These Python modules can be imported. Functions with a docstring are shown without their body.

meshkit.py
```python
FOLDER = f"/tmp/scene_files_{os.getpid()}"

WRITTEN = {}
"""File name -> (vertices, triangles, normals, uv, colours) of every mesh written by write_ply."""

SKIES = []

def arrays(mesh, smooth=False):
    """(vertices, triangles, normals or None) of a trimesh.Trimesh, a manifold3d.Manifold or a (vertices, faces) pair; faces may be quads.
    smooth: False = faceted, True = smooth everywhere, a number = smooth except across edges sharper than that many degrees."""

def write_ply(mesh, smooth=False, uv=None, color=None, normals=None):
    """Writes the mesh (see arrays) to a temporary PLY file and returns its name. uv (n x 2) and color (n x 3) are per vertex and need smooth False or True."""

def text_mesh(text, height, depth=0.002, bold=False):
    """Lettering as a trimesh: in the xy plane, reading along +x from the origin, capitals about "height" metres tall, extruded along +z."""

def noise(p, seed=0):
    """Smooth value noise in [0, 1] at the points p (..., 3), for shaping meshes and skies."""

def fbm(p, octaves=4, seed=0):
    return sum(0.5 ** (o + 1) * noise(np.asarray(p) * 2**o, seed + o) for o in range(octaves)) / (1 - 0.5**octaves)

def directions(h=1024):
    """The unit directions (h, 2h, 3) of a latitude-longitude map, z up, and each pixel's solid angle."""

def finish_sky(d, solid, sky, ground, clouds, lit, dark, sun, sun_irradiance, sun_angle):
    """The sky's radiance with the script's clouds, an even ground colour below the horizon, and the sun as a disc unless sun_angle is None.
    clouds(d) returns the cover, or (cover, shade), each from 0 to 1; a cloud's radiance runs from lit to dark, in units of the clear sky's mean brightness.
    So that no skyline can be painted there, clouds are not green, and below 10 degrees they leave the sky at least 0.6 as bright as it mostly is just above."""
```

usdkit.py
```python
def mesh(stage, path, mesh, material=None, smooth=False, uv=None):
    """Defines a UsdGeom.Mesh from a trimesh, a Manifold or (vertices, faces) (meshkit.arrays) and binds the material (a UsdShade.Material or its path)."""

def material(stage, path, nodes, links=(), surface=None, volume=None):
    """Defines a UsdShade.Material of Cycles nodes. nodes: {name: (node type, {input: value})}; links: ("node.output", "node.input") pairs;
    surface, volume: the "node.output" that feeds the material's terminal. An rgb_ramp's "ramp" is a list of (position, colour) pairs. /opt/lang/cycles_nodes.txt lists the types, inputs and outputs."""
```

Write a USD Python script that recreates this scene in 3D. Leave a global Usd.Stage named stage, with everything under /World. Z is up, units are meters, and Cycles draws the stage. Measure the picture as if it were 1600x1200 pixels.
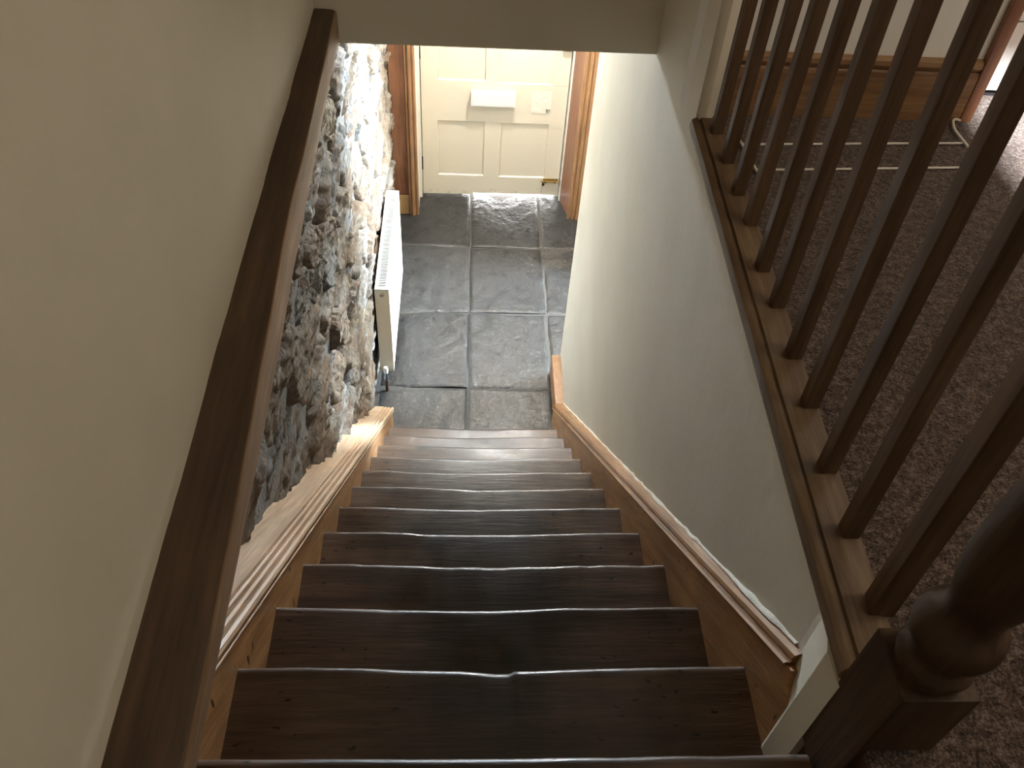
import math, random
import numpy as np, trimesh, manifold3d as m3
from shapely.geometry import Polygon
import usdkit, meshkit
from pxr import Usd, UsdGeom, UsdLux, UsdShade, Gf, Sdf

random.seed(7); RNG = np.random.default_rng(7)
stage = Usd.Stage.CreateInMemory()
UsdGeom.SetStageUpAxis(stage, UsdGeom.Tokens.z); UsdGeom.SetStageMetersPerUnit(stage, 1.0)
WORLD = UsdGeom.Xform.Define(stage, '/World'); stage.SetDefaultPrim(WORLD.GetPrim())
UsdGeom.Scope.Define(stage, '/World/Looks')

# ------------------------------------------------------------------ camera
CAM = np.array([-0.0595, -0.4137, 1.1280]); PITCH, YAW, ROLL = map(math.radians, (46.854, 4.784, 4.349))
fw = np.array([math.sin(YAW)*math.cos(PITCH), math.cos(YAW)*math.cos(PITCH), -math.sin(PITCH)])
rt = np.array([math.cos(YAW), -math.sin(YAW), 0.0]); up = np.cross(rt, fw)
r2 = math.cos(ROLL)*rt + math.sin(ROLL)*up; u2 = -math.sin(ROLL)*rt + math.cos(ROLL)*up
cam = UsdGeom.Camera.Define(stage, '/World/camera')
M = Gf.Matrix4d(*[float(t) for row in ((*r2, 0), (*u2, 0), (*(-fw), 0), (*CAM, 1)) for t in row])
cam.AddTransformOp().Set(M)
cam.CreateHorizontalApertureAttr(36.0); cam.CreateVerticalApertureAttr(27.0)
cam.CreateFocalLengthAttr(36.0*1372.6/1600); cam.CreateClippingRangeAttr(Gf.Vec2f(0.01, 100))
cam.CreateFStopAttr(16.0); cam.CreateFocusDistanceAttr(2.2)
cam.CreateExposureAttr(0.12)

# ------------------------------------------------------------------ light
def xf(prim, loc=(0, 0, 0), rx=0.0, ry=0.0, rz=0.0):
    x = UsdGeom.Xformable(prim); x.AddTranslateOp().Set(Gf.Vec3d(*map(float, loc)))
    if rx or ry or rz:
        x.AddRotateXYZOp().Set(Gf.Vec3f(rx, ry, rz))
def rect_light(name, loc, w, h, power, color, rx=0, ry=0, rz=0):
    l = UsdLux.RectLight.Define(stage, '/World/' + name)
    l.CreateWidthAttr(w); l.CreateHeightAttr(h); l.CreateIntensityAttr(power); l.CreateColorAttr(Gf.Vec3f(*color))
    xf(l, loc, rx, ry, rz); return l
dome = UsdLux.DomeLight.Define(stage, '/World/sky_dome'); dome.CreateIntensityAttr(1.2); dome.CreateColorAttr(Gf.Vec3f(1.0, 0.99, 0.97))
# sources out of view: daylight at the hall's side window (front wall, right of the door), the hall's right wall and the fanlight; lamps in hall, bathroom and landing
rect_light('hall_daylight', (3.80, 6.70, 1.05), 1.60, 1.60, 1300.0, (0.84, 0.93, 1.0), rx=-66, rz=-43.8)   # unseen sky panel outside the hall window, aimed at the low stones
rect_light('side_daylight', (2.56, 3.60, -0.80), 1.10, 1.20, 240.0, (0.76, 0.89, 1.0), ry=90)  # unseen source beyond the side window, placed to brighten the far stones
rect_light('fanlight_daylight', (0.124, 4.60, -0.085), 0.86, 0.18, 330.0, (0.62, 0.81, 1.0), rx=-90)  # unseen, behind the bulkhead; gives floor and treads their bluish sheen
rect_light('bath_light', (1.55, 1.92, 2.372), 0.70, 0.50, 6.0, (1.0, 0.96, 0.92))  # unseen bathroom light, placed to brighten the landing doorway
landing_light = UsdLux.SphereLight.Define(stage, '/World/landing_bulb'); landing_light.CreateRadiusAttr(0.15)
landing_light.CreateIntensityAttr(17.0); landing_light.CreateColorAttr(Gf.Vec3f(1.0, 0.83, 0.62)); xf(landing_light, (1.35, 0.25, 2.02))  # unseen lamp, placed to warm the landing and left wall
rect_light('porch_daylight', (0.10, 6.60, -1.55), 3.0, 1.4, 70.0, (1.0, 0.99, 0.97), rx=-90)  # unseen panel outside, placed to brighten the gap under the door
sun = UsdLux.DistantLight.Define(stage, '/World/sun'); sun.CreateIntensityAttr(9.0); sun.CreateAngleAttr(3.0); sun.CreateNormalizeAttr(True); sun.CreateColorAttr(Gf.Vec3f(0.96, 0.97, 1.0)); xf(sun, (0, -6, 8), rx=35)   # through the unseen landing rooflight, for the bright patch on the carpet
lamp_light = UsdLux.SphereLight.Define(stage, '/World/hall_bulb'); lamp_light.CreateRadiusAttr(0.035)
lamp_light.CreateIntensityAttr(2650.0); lamp_light.CreateColorAttr(Gf.Vec3f(1.0, 0.955, 0.89)); xf(lamp_light, (0.30, 4.02, -0.13))  # unseen bulb, placed to light the door and stone wall from above

# ------------------------------------------------------------------ materials
LK = '/World/Looks/'
def mat(name, nodes, links, surface='p.BSDF'):
    return usdkit.material(stage, LK + name, nodes, links, surface=surface)
def plain(name, col, rough=0.5, metal=0.0, spec=0.5, bump=None, coat=0.0):
    n = {'p': ('principled_bsdf', dict(base_color=col, roughness=rough, metallic=metal, specular_ior_level=spec, coat_weight=coat))}; l = []
    if bump:
        n['g'] = ('geometry', {}); n['n'] = ('noise_texture', dict(scale=bump[0], detail=4.0, roughness=0.6)); n['b'] = ('bump', dict(strength=bump[1], distance=bump[2]))
        l += [('g.position', 'n.vector'), ('n.fac', 'b.height'), ('b.normal', 'p.normal')]
    return mat(name, n, l)
def wood(name, ramp, scale, rot=(0, 0, 0), rough=(0.3, 0.5), bump=0.25, dots=None, dot_scale=(14, 14, 3), knots=None, coat=0.0, spec=0.5, stain=None):
    """scale is small along the grain; rot turns the position before it is scaled."""
    n = {'g': ('geometry', {}), 'oi': ('object_info', {}),
         'mr': ('mapping', dict(mapping_type='point', rotation=rot)),
         'off': ('math', dict(math_type='multiply', value2=7.0)), 'cx': ('combine_xyz', {}), 'va': ('mix', dict(mix_type='add', fac=1.0)),
         'ms': ('mapping', dict(mapping_type='point', scale=scale)),
         'n1': ('noise_texture', dict(scale=1.0, detail=5.0, roughness=0.62, distortion=0.8)),
         'n2': ('noise_texture', dict(scale=5.0, detail=3.0, roughness=0.6)),
         'n3': ('noise_texture', dict(scale=4.0, detail=3.0, roughness=0.6)),
         'r': ('rgb_ramp', dict(ramp=ramp)),
         'm2': ('map_range', dict(from_min=0.3, from_max=0.7, to_min=0.78, to_max=1.12)),
         'm3': ('map_range', dict(from_min=0.3, from_max=0.7, to_min=0.80, to_max=1.15)),
         'mu': ('math', dict(math_type='multiply')), 'cc': ('combine_color', {}),
         'x': ('mix', dict(mix_type='multiply', fac=1.0)),
         'ro': ('map_range', dict(from_min=0.3, from_max=0.7, to_min=rough[0], to_max=rough[1])),
         'b': ('bump', dict(strength=bump, distance=0.003)),
         'p': ('principled_bsdf', dict(coat_weight=coat, specular_ior_level=spec))}
    l = [('g.position', 'mr.vector'), ('oi.random', 'off.value1'), ('off.value', 'cx.x'), ('off.value', 'cx.y'), ('off.value', 'cx.z'),
         ('mr.vector', 'va.color1'), ('cx.vector', 'va.color2'), ('va.color', 'ms.vector'), ('ms.vector', 'n1.vector'), ('ms.vector', 'n2.vector'),
         ('g.position', 'n3.vector'), ('n1.fac', 'r.fac'), ('n2.fac', 'm2.value'), ('n3.fac', 'm3.value'), ('m2.result', 'mu.value1'), ('m3.result', 'mu.value2'),
         ('mu.value', 'cc.r'), ('mu.value', 'cc.g'), ('mu.value', 'cc.b'), ('r.color', 'x.color1'), ('cc.color', 'x.color2'),
         ('n3.fac', 'ro.value'), ('ro.result', 'p.roughness'), ('n2.fac', 'b.height'), ('b.normal', 'p.normal')]
    out = 'x.color'
    if dots:                                                                   # nail marks, dents and dark streaks
        n['md'] = ('mapping', dict(mapping_type='point', scale=dot_scale)); n['nd'] = ('noise_texture', dict(scale=1.0, detail=1.5, roughness=0.4))
        n['rd'] = ('rgb_ramp', dict(ramp=[(dots[0], (0, 0, 0)), (dots[0] + 0.04, (1, 1, 1))])); n['xd'] = ('mix', dict(color2=dots[1]))
        n['fd'] = ('rgb_to_bw', {})
        l += [('g.position', 'md.vector'), ('md.vector', 'nd.vector'), ('nd.fac', 'rd.fac'), ('rd.color', 'fd.color'), ('fd.val', 'xd.fac'), (out, 'xd.color1')]; out = 'xd.color'
    if knots:
        n['vk'] = ('voronoi_texture', dict(scale=knots[0])); n['rk'] = ('rgb_ramp', dict(ramp=[(0.0, (1, 1, 1)), (knots[1], (0.8, 0.8, 0.8)), (knots[1] + 0.05, (0, 0, 0))]))
        n['xk'] = ('mix', dict(color2=knots[2])); n['fk'] = ('rgb_to_bw', {})
        l += [('va.color', 'vk.vector'), ('vk.distance', 'rk.fac'), ('rk.color', 'fk.color'), ('fk.val', 'xk.fac'), (out, 'xk.color1')]; out = 'xk.color'
    if stain:                                                                  # the dark, trodden middle of the steps
        n['sx'] = ('separate_xyz', {}); n['nw'] = ('noise_texture', dict(scale=7.0, detail=3.0)); n['ax'] = ('math', dict(math_type='absolute')); n['aw'] = ('math', dict(math_type='multiply_add', value2=0.30, value3=-0.15)); n['as'] = ('math', dict(math_type='add'))
        n['mx'] = ('map_range', dict(from_min=0.10, from_max=0.36, to_min=0.25, to_max=1.0, clamp=True)); n['cs'] = ('combine_color', {}); n['xs'] = ('mix', dict(mix_type='multiply', fac=1.0))
        l += [('g.position', 'sx.vector'), ('g.position', 'nw.vector'), ('sx.x', 'ax.value1'), ('nw.fac', 'aw.value1'), ('ax.value', 'as.value1'), ('aw.value', 'as.value2'), ('as.value', 'mx.value'), ('mx.result', 'cs.r'), ('mx.result', 'cs.g'), ('mx.result', 'cs.b'), (out, 'xs.color1'), ('cs.color', 'xs.color2')]; out = 'xs.color'
    l.append((out, 'p.base_color'))
    return mat(name, n, l)

GR, RS, NS = 0.21, 0.19052, 12          # going, riser, number of risers
ZF = -NS*RS                              # hall floor
ZL = 0.13                                # landing carpet
SL = RS/GR
ANG = math.atan(SL)
PLASTER = mat('cream_plaster', {
    'g': ('geometry', {}), 'n': ('noise_texture', dict(scale=3.0, detail=4.0, roughness=0.55)), 'n2': ('noise_texture', dict(scale=34.0, detail=3.0, roughness=0.6)),
    'r': ('rgb_ramp', dict(ramp=[(0.35, (0.70, 0.650, 0.535)), (0.65, (0.75, 0.700, 0.585))])),
    'b1': ('bump', dict(strength=0.35, distance=0.012)), 'b2': ('bump', dict(strength=0.25, distance=0.0025)),
    'p': ('principled_bsdf', dict(roughness=0.6, specular_ior_level=0.35))},
    [('g.position', 'n.vector'), ('g.position', 'n2.vector'), ('n.fac', 'r.fac'), ('r.color', 'p.base_color'), ('n.fac', 'b1.height'), ('b1.normal', 'b2.normal'), ('n2.fac', 'b2.height'), ('b2.normal', 'p.normal')])
BROWNPAINT = plain('bounce_cutting_brown', (0.20, 0.15, 0.10), 0.7)  # unseen walls kept dark to cut light bounced onto the front door
GREYPAINT = plain('pale_landing_paint', (0.86, 0.84, 0.79), 0.7, bump=(20, 0.2, 0.003))
CAULK = plain('rough_white_caulk', (0.78, 0.74, 0.64), 0.7, bump=(160, 0.7, 0.006))
WHITE = plain('white_gloss_paint', (0.80, 0.765, 0.68), 0.35, bump=(9, 0.15, 0.003))
WHITE2 = plain('white_enamel', (0.85, 0.84, 0.80), 0.25)
CREAMMETAL = plain('cream_enamel', (0.74, 0.66, 0.52), 0.35)
DOORPAINT = mat('old_cream_door_paint', {
    'g': ('geometry', {}), 's': ('separate_xyz', {}), 'n': ('noise_texture', dict(scale=16.0, detail=5.0, roughness=0.65)),
    'hr': ('map_range', dict(from_min=ZF, from_max=ZF + 0.13, to_min=0.09, to_max=-0.12)), 'ad': ('math', dict(math_type='add')),
    'r': ('rgb_ramp', dict(ramp=[(0.62, (0.74, 0.66, 0.53)), (0.72, (0.36, 0.29, 0.21))])), 'b': ('bump', dict(strength=0.15, distance=0.003)),
    'p': ('principled_bsdf', dict(roughness=0.42))},
    [('g.position', 's.vector'), ('s.z', 'hr.value'), ('g.position', 'n.vector'), ('n.fac', 'ad.value1'), ('hr.result', 'ad.value2'), ('ad.value', 'r.fac'), ('r.color', 'p.base_color'), ('n.fac', 'b.height'), ('b.normal', 'p.normal')])
BRASS = plain('aged_brass', (0.36, 0.24, 0.09), 0.35, 1.0)
CHROME = plain('chrome', (0.6, 0.6, 0.6), 0.2, 1.0)
IRON = plain('dark_iron', (0.03, 0.028, 0.025), 0.5, 0.6)
COPPER = plain('dull_copper', (0.22, 0.11, 0.06), 0.4, 1.0)
DARK = plain('shade_and_plinth_black', (0.02, 0.02, 0.022), 0.8)
PAPER = plain('cream_paper', (0.82, 0.765, 0.655), 0.6)
INK = plain('grey_print', (0.10, 0.10, 0.11), 0.7)
CABLE = plain('white_plastic_cable', (0.72, 0.68, 0.60), 0.4)
CAPW = (ANG, 0, 0)
STRINGW = wood('orange_pine', [(0.30, (0.30, 0.145, 0.055)), (0.50, (0.42, 0.225, 0.095)), (0.70, (0.52, 0.30, 0.14))], (30, 2.2, 30), (ANG, 0, 0), (0.35, 0.5), 0.15,
               dots=(0.70, (0.06, 0.03, 0.012)), dot_scale=(60, 42, 14))
PALEPINE = wood('pale_pine', [(0.30, (0.44, 0.285, 0.165)), (0.52, (0.57, 0.405, 0.265)), (0.72, (0.64, 0.48, 0.335))], (40, 2.0, 40), (ANG, 0, 0), (0.35, 0.5), 0.15)
MOULDW = wood('brown_pine_moulding', [(0.30, (0.25, 0.12, 0.05)), (0.52, (0.36, 0.19, 0.085)), (0.72, (0.45, 0.26, 0.13))], (40, 2.0, 40), (ANG, 0, 0), (0.3, 0.45), 0.15)
TREADW = wood('dark_varnished_pine', [(0.28, (0.042, 0.021, 0.011)), (0.50, (0.090, 0.050, 0.028)), (0.72, (0.15, 0.090, 0.054))], (2.0, 26, 40), (0, 0, 0), (0.26, 0.46), 0.22,
              dots=(0.70, (0.010, 0.007, 0.005)), dot_scale=(55, 110, 60), knots=(3.2, 0.055, (0.020, 0.010, 0.006)), spec=0.5, stain=True)
BEAMTOP = wood('dark_stained_beam', [(0.28, (0.050, 0.027, 0.014)), (0.50, (0.085, 0.049, 0.026)), (0.72, (0.13, 0.080, 0.043))], (22, 1.5, 22), (0, 0, 0), (0.5, 0.7), 0.3, knots=(2.3, 0.03, (0.03, 0.015, 0.008)))
BEAMFRONT = wood('pale_beam_front', [(0.28, (0.20, 0.115, 0.06)), (0.50, (0.29, 0.175, 0.095)), (0.72, (0.37, 0.235, 0.14))], (22, 1.5, 22), (0, 0, 0), (0.5, 0.65), 0.25, knots=(2.3, 0.03, (0.08, 0.04, 0.02)))
BALW = wood('brown_baluster_wood', [(0.28, (0.066, 0.034, 0.018)), (0.50, (0.115, 0.066, 0.036)), (0.72, (0.17, 0.105, 0.062))], (26, 26, 1.6), (0, 0, 0), (0.5, 0.7), 0.2, spec=0.35)
NEWELW = wood('dark_newel_wood', [(0.28, (0.036, 0.018, 0.009)), (0.50, (0.068, 0.037, 0.019)), (0.72, (0.11, 0.064, 0.034))], (26, 26, 1.6), (0, 0, 0), (0.5, 0.7), 0.2, spec=0.35)
RAILW = wood('worn_rail_pine', [(0.28, (0.075, 0.042, 0.020)), (0.50, (0.145, 0.090, 0.048)), (0.72, (0.23, 0.155, 0.09))], (26, 2.5, 26), (0, 0, 0), (0.45, 0.65), 0.3)
NOSEW = wood('dark_nosing_wood', [(0.28, (0.035, 0.018, 0.010)), (0.50, (0.065, 0.034, 0.018)), (0.72, (0.10, 0.055, 0.03))], (26, 2.5, 26), (0, 0, 0), (0.35, 0.55), 0.25)
ARCHW = wood('varnished_casing_pine', [(0.30, (0.29, 0.145, 0.066)), (0.50, (0.355, 0.19, 0.092)), (0.72, (0.42, 0.24, 0.125))], (30, 30, 1.6), (0, 0, 0), (0.3, 0.45), 0.15)
ARCHR = wood('red_brown_casing', [(0.30, (0.18, 0.070, 0.034)), (0.50, (0.26, 0.110, 0.055)), (0.72, (0.33, 0.155, 0.08))], (22, 22, 1.2), (0, 0, 0), (0.3, 0.45), 0.15)
ARCHP = wood('bare_patch_pine', [(0.30, (0.46, 0.26, 0.10)), (0.50, (0.56, 0.34, 0.15)), (0.72, (0.62, 0.40, 0.2))], (30, 30, 1.6), (0, 0, 0), (0.4, 0.5), 0.15)
SKIRTW = wood('orange_skirting_pine', [(0.30, (0.19, 0.095, 0.04)), (0.50, (0.28, 0.155, 0.072)), (0.72, (0.35, 0.21, 0.105))], (2.0, 30, 30), (0, 0, 0), (0.4, 0.55), 0.2, knots=(3.0, 0.07, (0.10, 0.045, 0.018)))
def rock(name, ramp, rough=0.75, bump=0.9, tint=1.0):
    return mat(name, {
        'g': ('geometry', {}), 'oi': ('object_info', {}), 'r': ('rgb_ramp', dict(ramp=ramp)),
        'm': ('mapping', dict(mapping_type='point', scale=(1, 0.55, 1.6))),
        'n1': ('noise_texture', dict(scale=34.0, detail=7.0, roughness=0.72, distortion=0.5)), 'n2': ('noise_texture', dict(scale=9.0, detail=3.0, roughness=0.6)),
        'mr': ('map_range', dict(from_min=0.3, from_max=0.7, to_min=0.25*tint, to_max=1.15*tint)), 'cc': ('combine_color', {}), 'x': ('mix', dict(mix_type='multiply', fac=1.0)),
        'rs': ('rgb_ramp', dict(ramp=[(0.45, (0, 0, 0)), (0.66, (0.75, 0.75, 0.75))])), 'bw': ('rgb_to_bw', {}), 'x2': ('mix', dict(color2=(0.17, 0.105, 0.06))),
        'b': ('bump', dict(strength=bump, distance=0.018)), 'p': ('principled_bsdf', dict(roughness=rough, specular_ior_level=0.4))},
        [('g.position', 'm.vector'), ('m.vector', 'n1.vector'), ('g.position', 'n2.vector'), ('oi.random', 'r.fac'), ('n1.fac', 'mr.value'), ('mr.result', 'cc.r'), ('mr.result', 'cc.g'), ('mr.result', 'cc.b'),
         ('r.color', 'x.color1'), ('cc.color', 'x.color2'), ('n2.fac', 'rs.fac'), ('rs.color', 'bw.color'), ('bw.val', 'x2.fac'), ('x.color', 'x2.color1'), ('x2.color', 'p.base_color'), ('n1.fac', 'b.height'), ('b.normal', 'p.normal')])
STONE = rock('rubble_stone', [(0.0, (0.34, 0.285, 0.22)), (0.2, (0.22, 0.18, 0.14)), (0.35, (0.42, 0.375, 0.31)), (0.5, (0.27, 0.265, 0.255)), (0.65, (0.48, 0.43, 0.355)), (0.8, (0.30, 0.22, 0.15)), (0.92, (0.31, 0.325, 0.34)), (1.0, (0.50, 0.475, 0.43))])
MORTAR = plain('grey_lime_mortar', (0.17, 0.17, 0.172), 0.75, bump=(70, 0.8, 0.01))
GROUT = plain('pale_floor_mortar', (0.055, 0.050, 0.044), 0.8, bump=(120, 0.7, 0.005))
SLATE = mat('riven_slate', {
    'g': ('geometry', {}), 'oi': ('object_info', {}), 'r': ('rgb_ramp', dict(ramp=[(0.0, (0.020, 0.020, 0.0205)), (0.5, (0.026, 0.026, 0.0265)), (1.0, (0.032, 0.032, 0.0325))])),
    'n1': ('noise_texture', dict(scale=14.0, detail=6.0, roughness=0.65, distortion=0.6)), 'mr': ('map_range', dict(from_min=0.3, from_max=0.7, to_min=0.7, to_max=1.35)), 'cc': ('combine_color', {}),
    'x': ('mix', dict(mix_type='multiply', fac=1.0)), 'n2': ('noise_texture', dict(scale=40.0, detail=5.0, roughness=0.6)), 'b': ('bump', dict(strength=0.6, distance=0.008)),
    'ro': ('map_range', dict(from_min=0.3, from_max=0.7, to_min=0.28, to_max=0.5)), 'p': ('principled_bsdf', dict(specular_ior_level=0.42))},
    [('g.position', 'n1.vector'), ('g.position', 'n2.vector'), ('oi.random', 'r.fac'), ('n1.fac', 'mr.value'), ('mr.result', 'cc.r'), ('mr.result', 'cc.g'), ('mr.result', 'cc.b'), ('r.color', 'x.color1'), ('cc.color', 'x.color2'),
     ('x.color', 'p.base_color'), ('n2.fac', 'b.height'), ('b.normal', 'p.normal'), ('n1.fac', 'ro.value'), ('ro.result', 'p.roughness')])
CARPET = mat('brown_carpet_pile', {
    'g': ('geometry', {}), 'n1': ('noise_texture', dict(scale=260.0, detail=2.0, roughness=0.7)), 'n2': ('noise_texture', dict(scale=90.0, detail=3.0, roughness=0.7)), 'ad': ('math', dict(math_type='add')), 'hf': ('math', dict(math_type='multiply', value2=0.5)),
    'r': ('rgb_ramp', dict(ramp=[(0.38, (0.022, 0.013, 0.009)), (0.51, (0.088, 0.059, 0.045)), (0.62, (0.20, 0.15, 0.125))])), 'b': ('bump', dict(strength=1.0, distance=0.008)),
    'p': ('principled_bsdf', dict(roughness=0.95, specular_ior_level=0.1, sheen_weight=0.2))},
    [('g.position', 'n1.vector'), ('g.position', 'n2.vector'), ('n1.fac', 'ad.value1'), ('n2.fac', 'ad.value2'), ('ad.value', 'hf.value1'), ('hf.value', 'r.fac'), ('r.color', 'p.base_color'), ('hf.value', 'b.height'), ('b.normal', 'p.normal')])
GLASS = mat('window_glass', {'t': ('transparent_bsdf', dict(color=(0.97, 0.98, 0.98))), 'gl': ('glossy_bsdf', dict(roughness=0.02)), 'f': ('fresnel', dict(IOR=1.45)), 'm': ('mix_closure', {})},
            [('f.fac', 'm.fac'), ('t.BSDF', 'm.closure1'), ('gl.BSDF', 'm.closure2')], surface='m.closure')
PAVE = plain('pale_paving', (0.45, 0.43, 0.40), 0.8, bump=(30, 0.4, 0.005))

# ------------------------------------------------------------------ helpers
USED = {}
def numbered(base):
    n = USED.get(base, 0); USED[base] = n + 1
    return base if n == 0 else f'{base}_{n:03d}'
def data(prim, label=None, cat=None, group=None, kind=None):
    for k, v in (('label', label), ('category', cat), ('group', group), ('kind', kind)):
        if v: prim.SetCustomDataByKey(k, v)
    return prim
def obj(name, mesh, m, parent=None, smooth=30, **kw):
    path = numbered((str(parent.GetPath()) if parent else '/World') + '/' + name)
    return data(usdkit.mesh(stage, path, mesh, m, smooth=smooth).GetPrim(), **kw)
def thing(name, label, cat, **kw):
    return data(UsdGeom.Xform.Define(stage, numbered('/World/' + name)).GetPrim(), label, cat, **kw)
def cat_(*ms): return trimesh.util.concatenate([to_tm(m) for m in ms])
def to_tm(m):
    if isinstance(m, trimesh.Trimesh): return m
    v, f, _ = meshkit.arrays(m); return trimesh.Trimesh(v, f, process=False)
def box(x0, x1, y0, y1, z0, z1, b=0.0):
    if b <= 0:
        m = trimesh.creation.box((x1 - x0, y1 - y0, z1 - z0)); m.apply_translation(((x0 + x1)/2, (y0 + y1)/2, (z0 + z1)/2)); return m
    pts = []
    for x, sx in ((x0, 1), (x1, -1)):
        for y, sy in ((y0, 1), (y1, -1)):
            for z, sz in ((z0, 1), (z1, -1)):
                pts += [(x + sx*b, y + sy*b, z), (x + sx*b, y, z + sz*b), (x, y + sy*b, z + sz*b)]
                q = b*0.3; pts.append((x + sx*q, y + sy*q, z + sz*q))
    return to_tm(m3.Manifold.hull_points(np.array(pts, float)))
def prism(poly, axis, a0, a1):
    """polygon in the two axes that are not `axis` (in x, y, z order), extruded along it."""
    m = trimesh.creation.extrude_polygon(Polygon(poly) if not isinstance(poly, Polygon) else poly, a1 - a0, engine='earcut'); v = m.vertices.copy()
    if axis == 2: m.vertices = v + [0, 0, a0]
    elif axis == 0: m.vertices = np.stack([v[:, 2] + a0, v[:, 0], v[:, 1]], 1)
    else: m.vertices = np.stack([v[:, 0], v[:, 2] + a0, v[:, 1]], 1); m.invert()
    return m
def loft(rings, cap=True):
    """rings: list of (n,3) closed sections, equal n."""
    R = np.array(rings, float); k, n = R.shape[:2]
    i, j = np.meshgrid(np.arange(k - 1), np.arange(n), indexing='ij'); jn = (j + 1) % n
    q = np.stack([i*n + j, i*n + jn, (i + 1)*n + jn, (i + 1)*n + j], -1).reshape(-1, 4)
    f = [np.vstack([q[:, [0, 1, 2]], q[:, [0, 2, 3]]])]; v = R.reshape(-1, 3)
    if cap:
        for s in (0, k - 1):
            ring = R[s]; d = np.ptp(ring, axis=0); ax = [a for a in range(3) if a != int(np.argmin(d))]
            from mapbox_earcut import triangulate_float64 as tri
            t = tri(ring[:, ax].astype(np.float64), np.array([n], np.uint32)).reshape(-1, 3) + s*n
            f.append(t)
    m = trimesh.Trimesh(v, np.vstack(f), process=False); m.fix_normals(); return m
def lathe(profile, loc=(0, 0, 0), n=40):
    m = trimesh.creation.revolve(np.array(profile, float), sections=n); m.apply_translation(loc); return m
def tube(pts, r, n=8):
    p = np.asarray(pts, float); t = np.gradient(p, axis=0); t /= np.linalg.norm(t, axis=1, keepdims=True)
    a = np.cross(t, [0.13, 0.21, 0.97]); a /= np.linalg.norm(a, axis=1, keepdims=True) + 1e-9; b = np.cross(t, a); th = np.arange(n)*2*np.pi/n
    return loft([p[i] + r*(np.cos(th)[:, None]*a[i] + np.sin(th)[:, None]*b[i]) for i in range(len(p))], cap=False) if False else _tube(p, a, b, r, th)
def _tube(p, a, b, r, th):
    n = len(th); R = np.array([p[i] + r*(np.cos(th)[:, None]*a[i] + np.sin(th)[:, None]*b[i]) for i in range(len(p))]); k = len(p)
    i, j = np.meshgrid(np.arange(k - 1), np.arange(n), indexing='ij'); jn = (j + 1) % n
    q = np.stack([i*n + j, i*n + jn, (i + 1)*n + jn, (i + 1)*n + j], -1).reshape(-1, 4)
    v = np.vstack([R.reshape(-1, 3), p[0], p[-1]]); f = [q[:, [0, 1, 2]], q[:, [0, 2, 3]]]
    f.append(np.array([[k*n, (jj + 1) % n, jj] for jj in range(n)])); f.append(np.array([[k*n + 1, (k - 1)*n + jj, (k - 1)*n + (jj + 1) % n] for jj in range(n)]))
    m = trimesh.Trimesh(v, np.vstack(f), process=False); m.fix_normals(); return m
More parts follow.
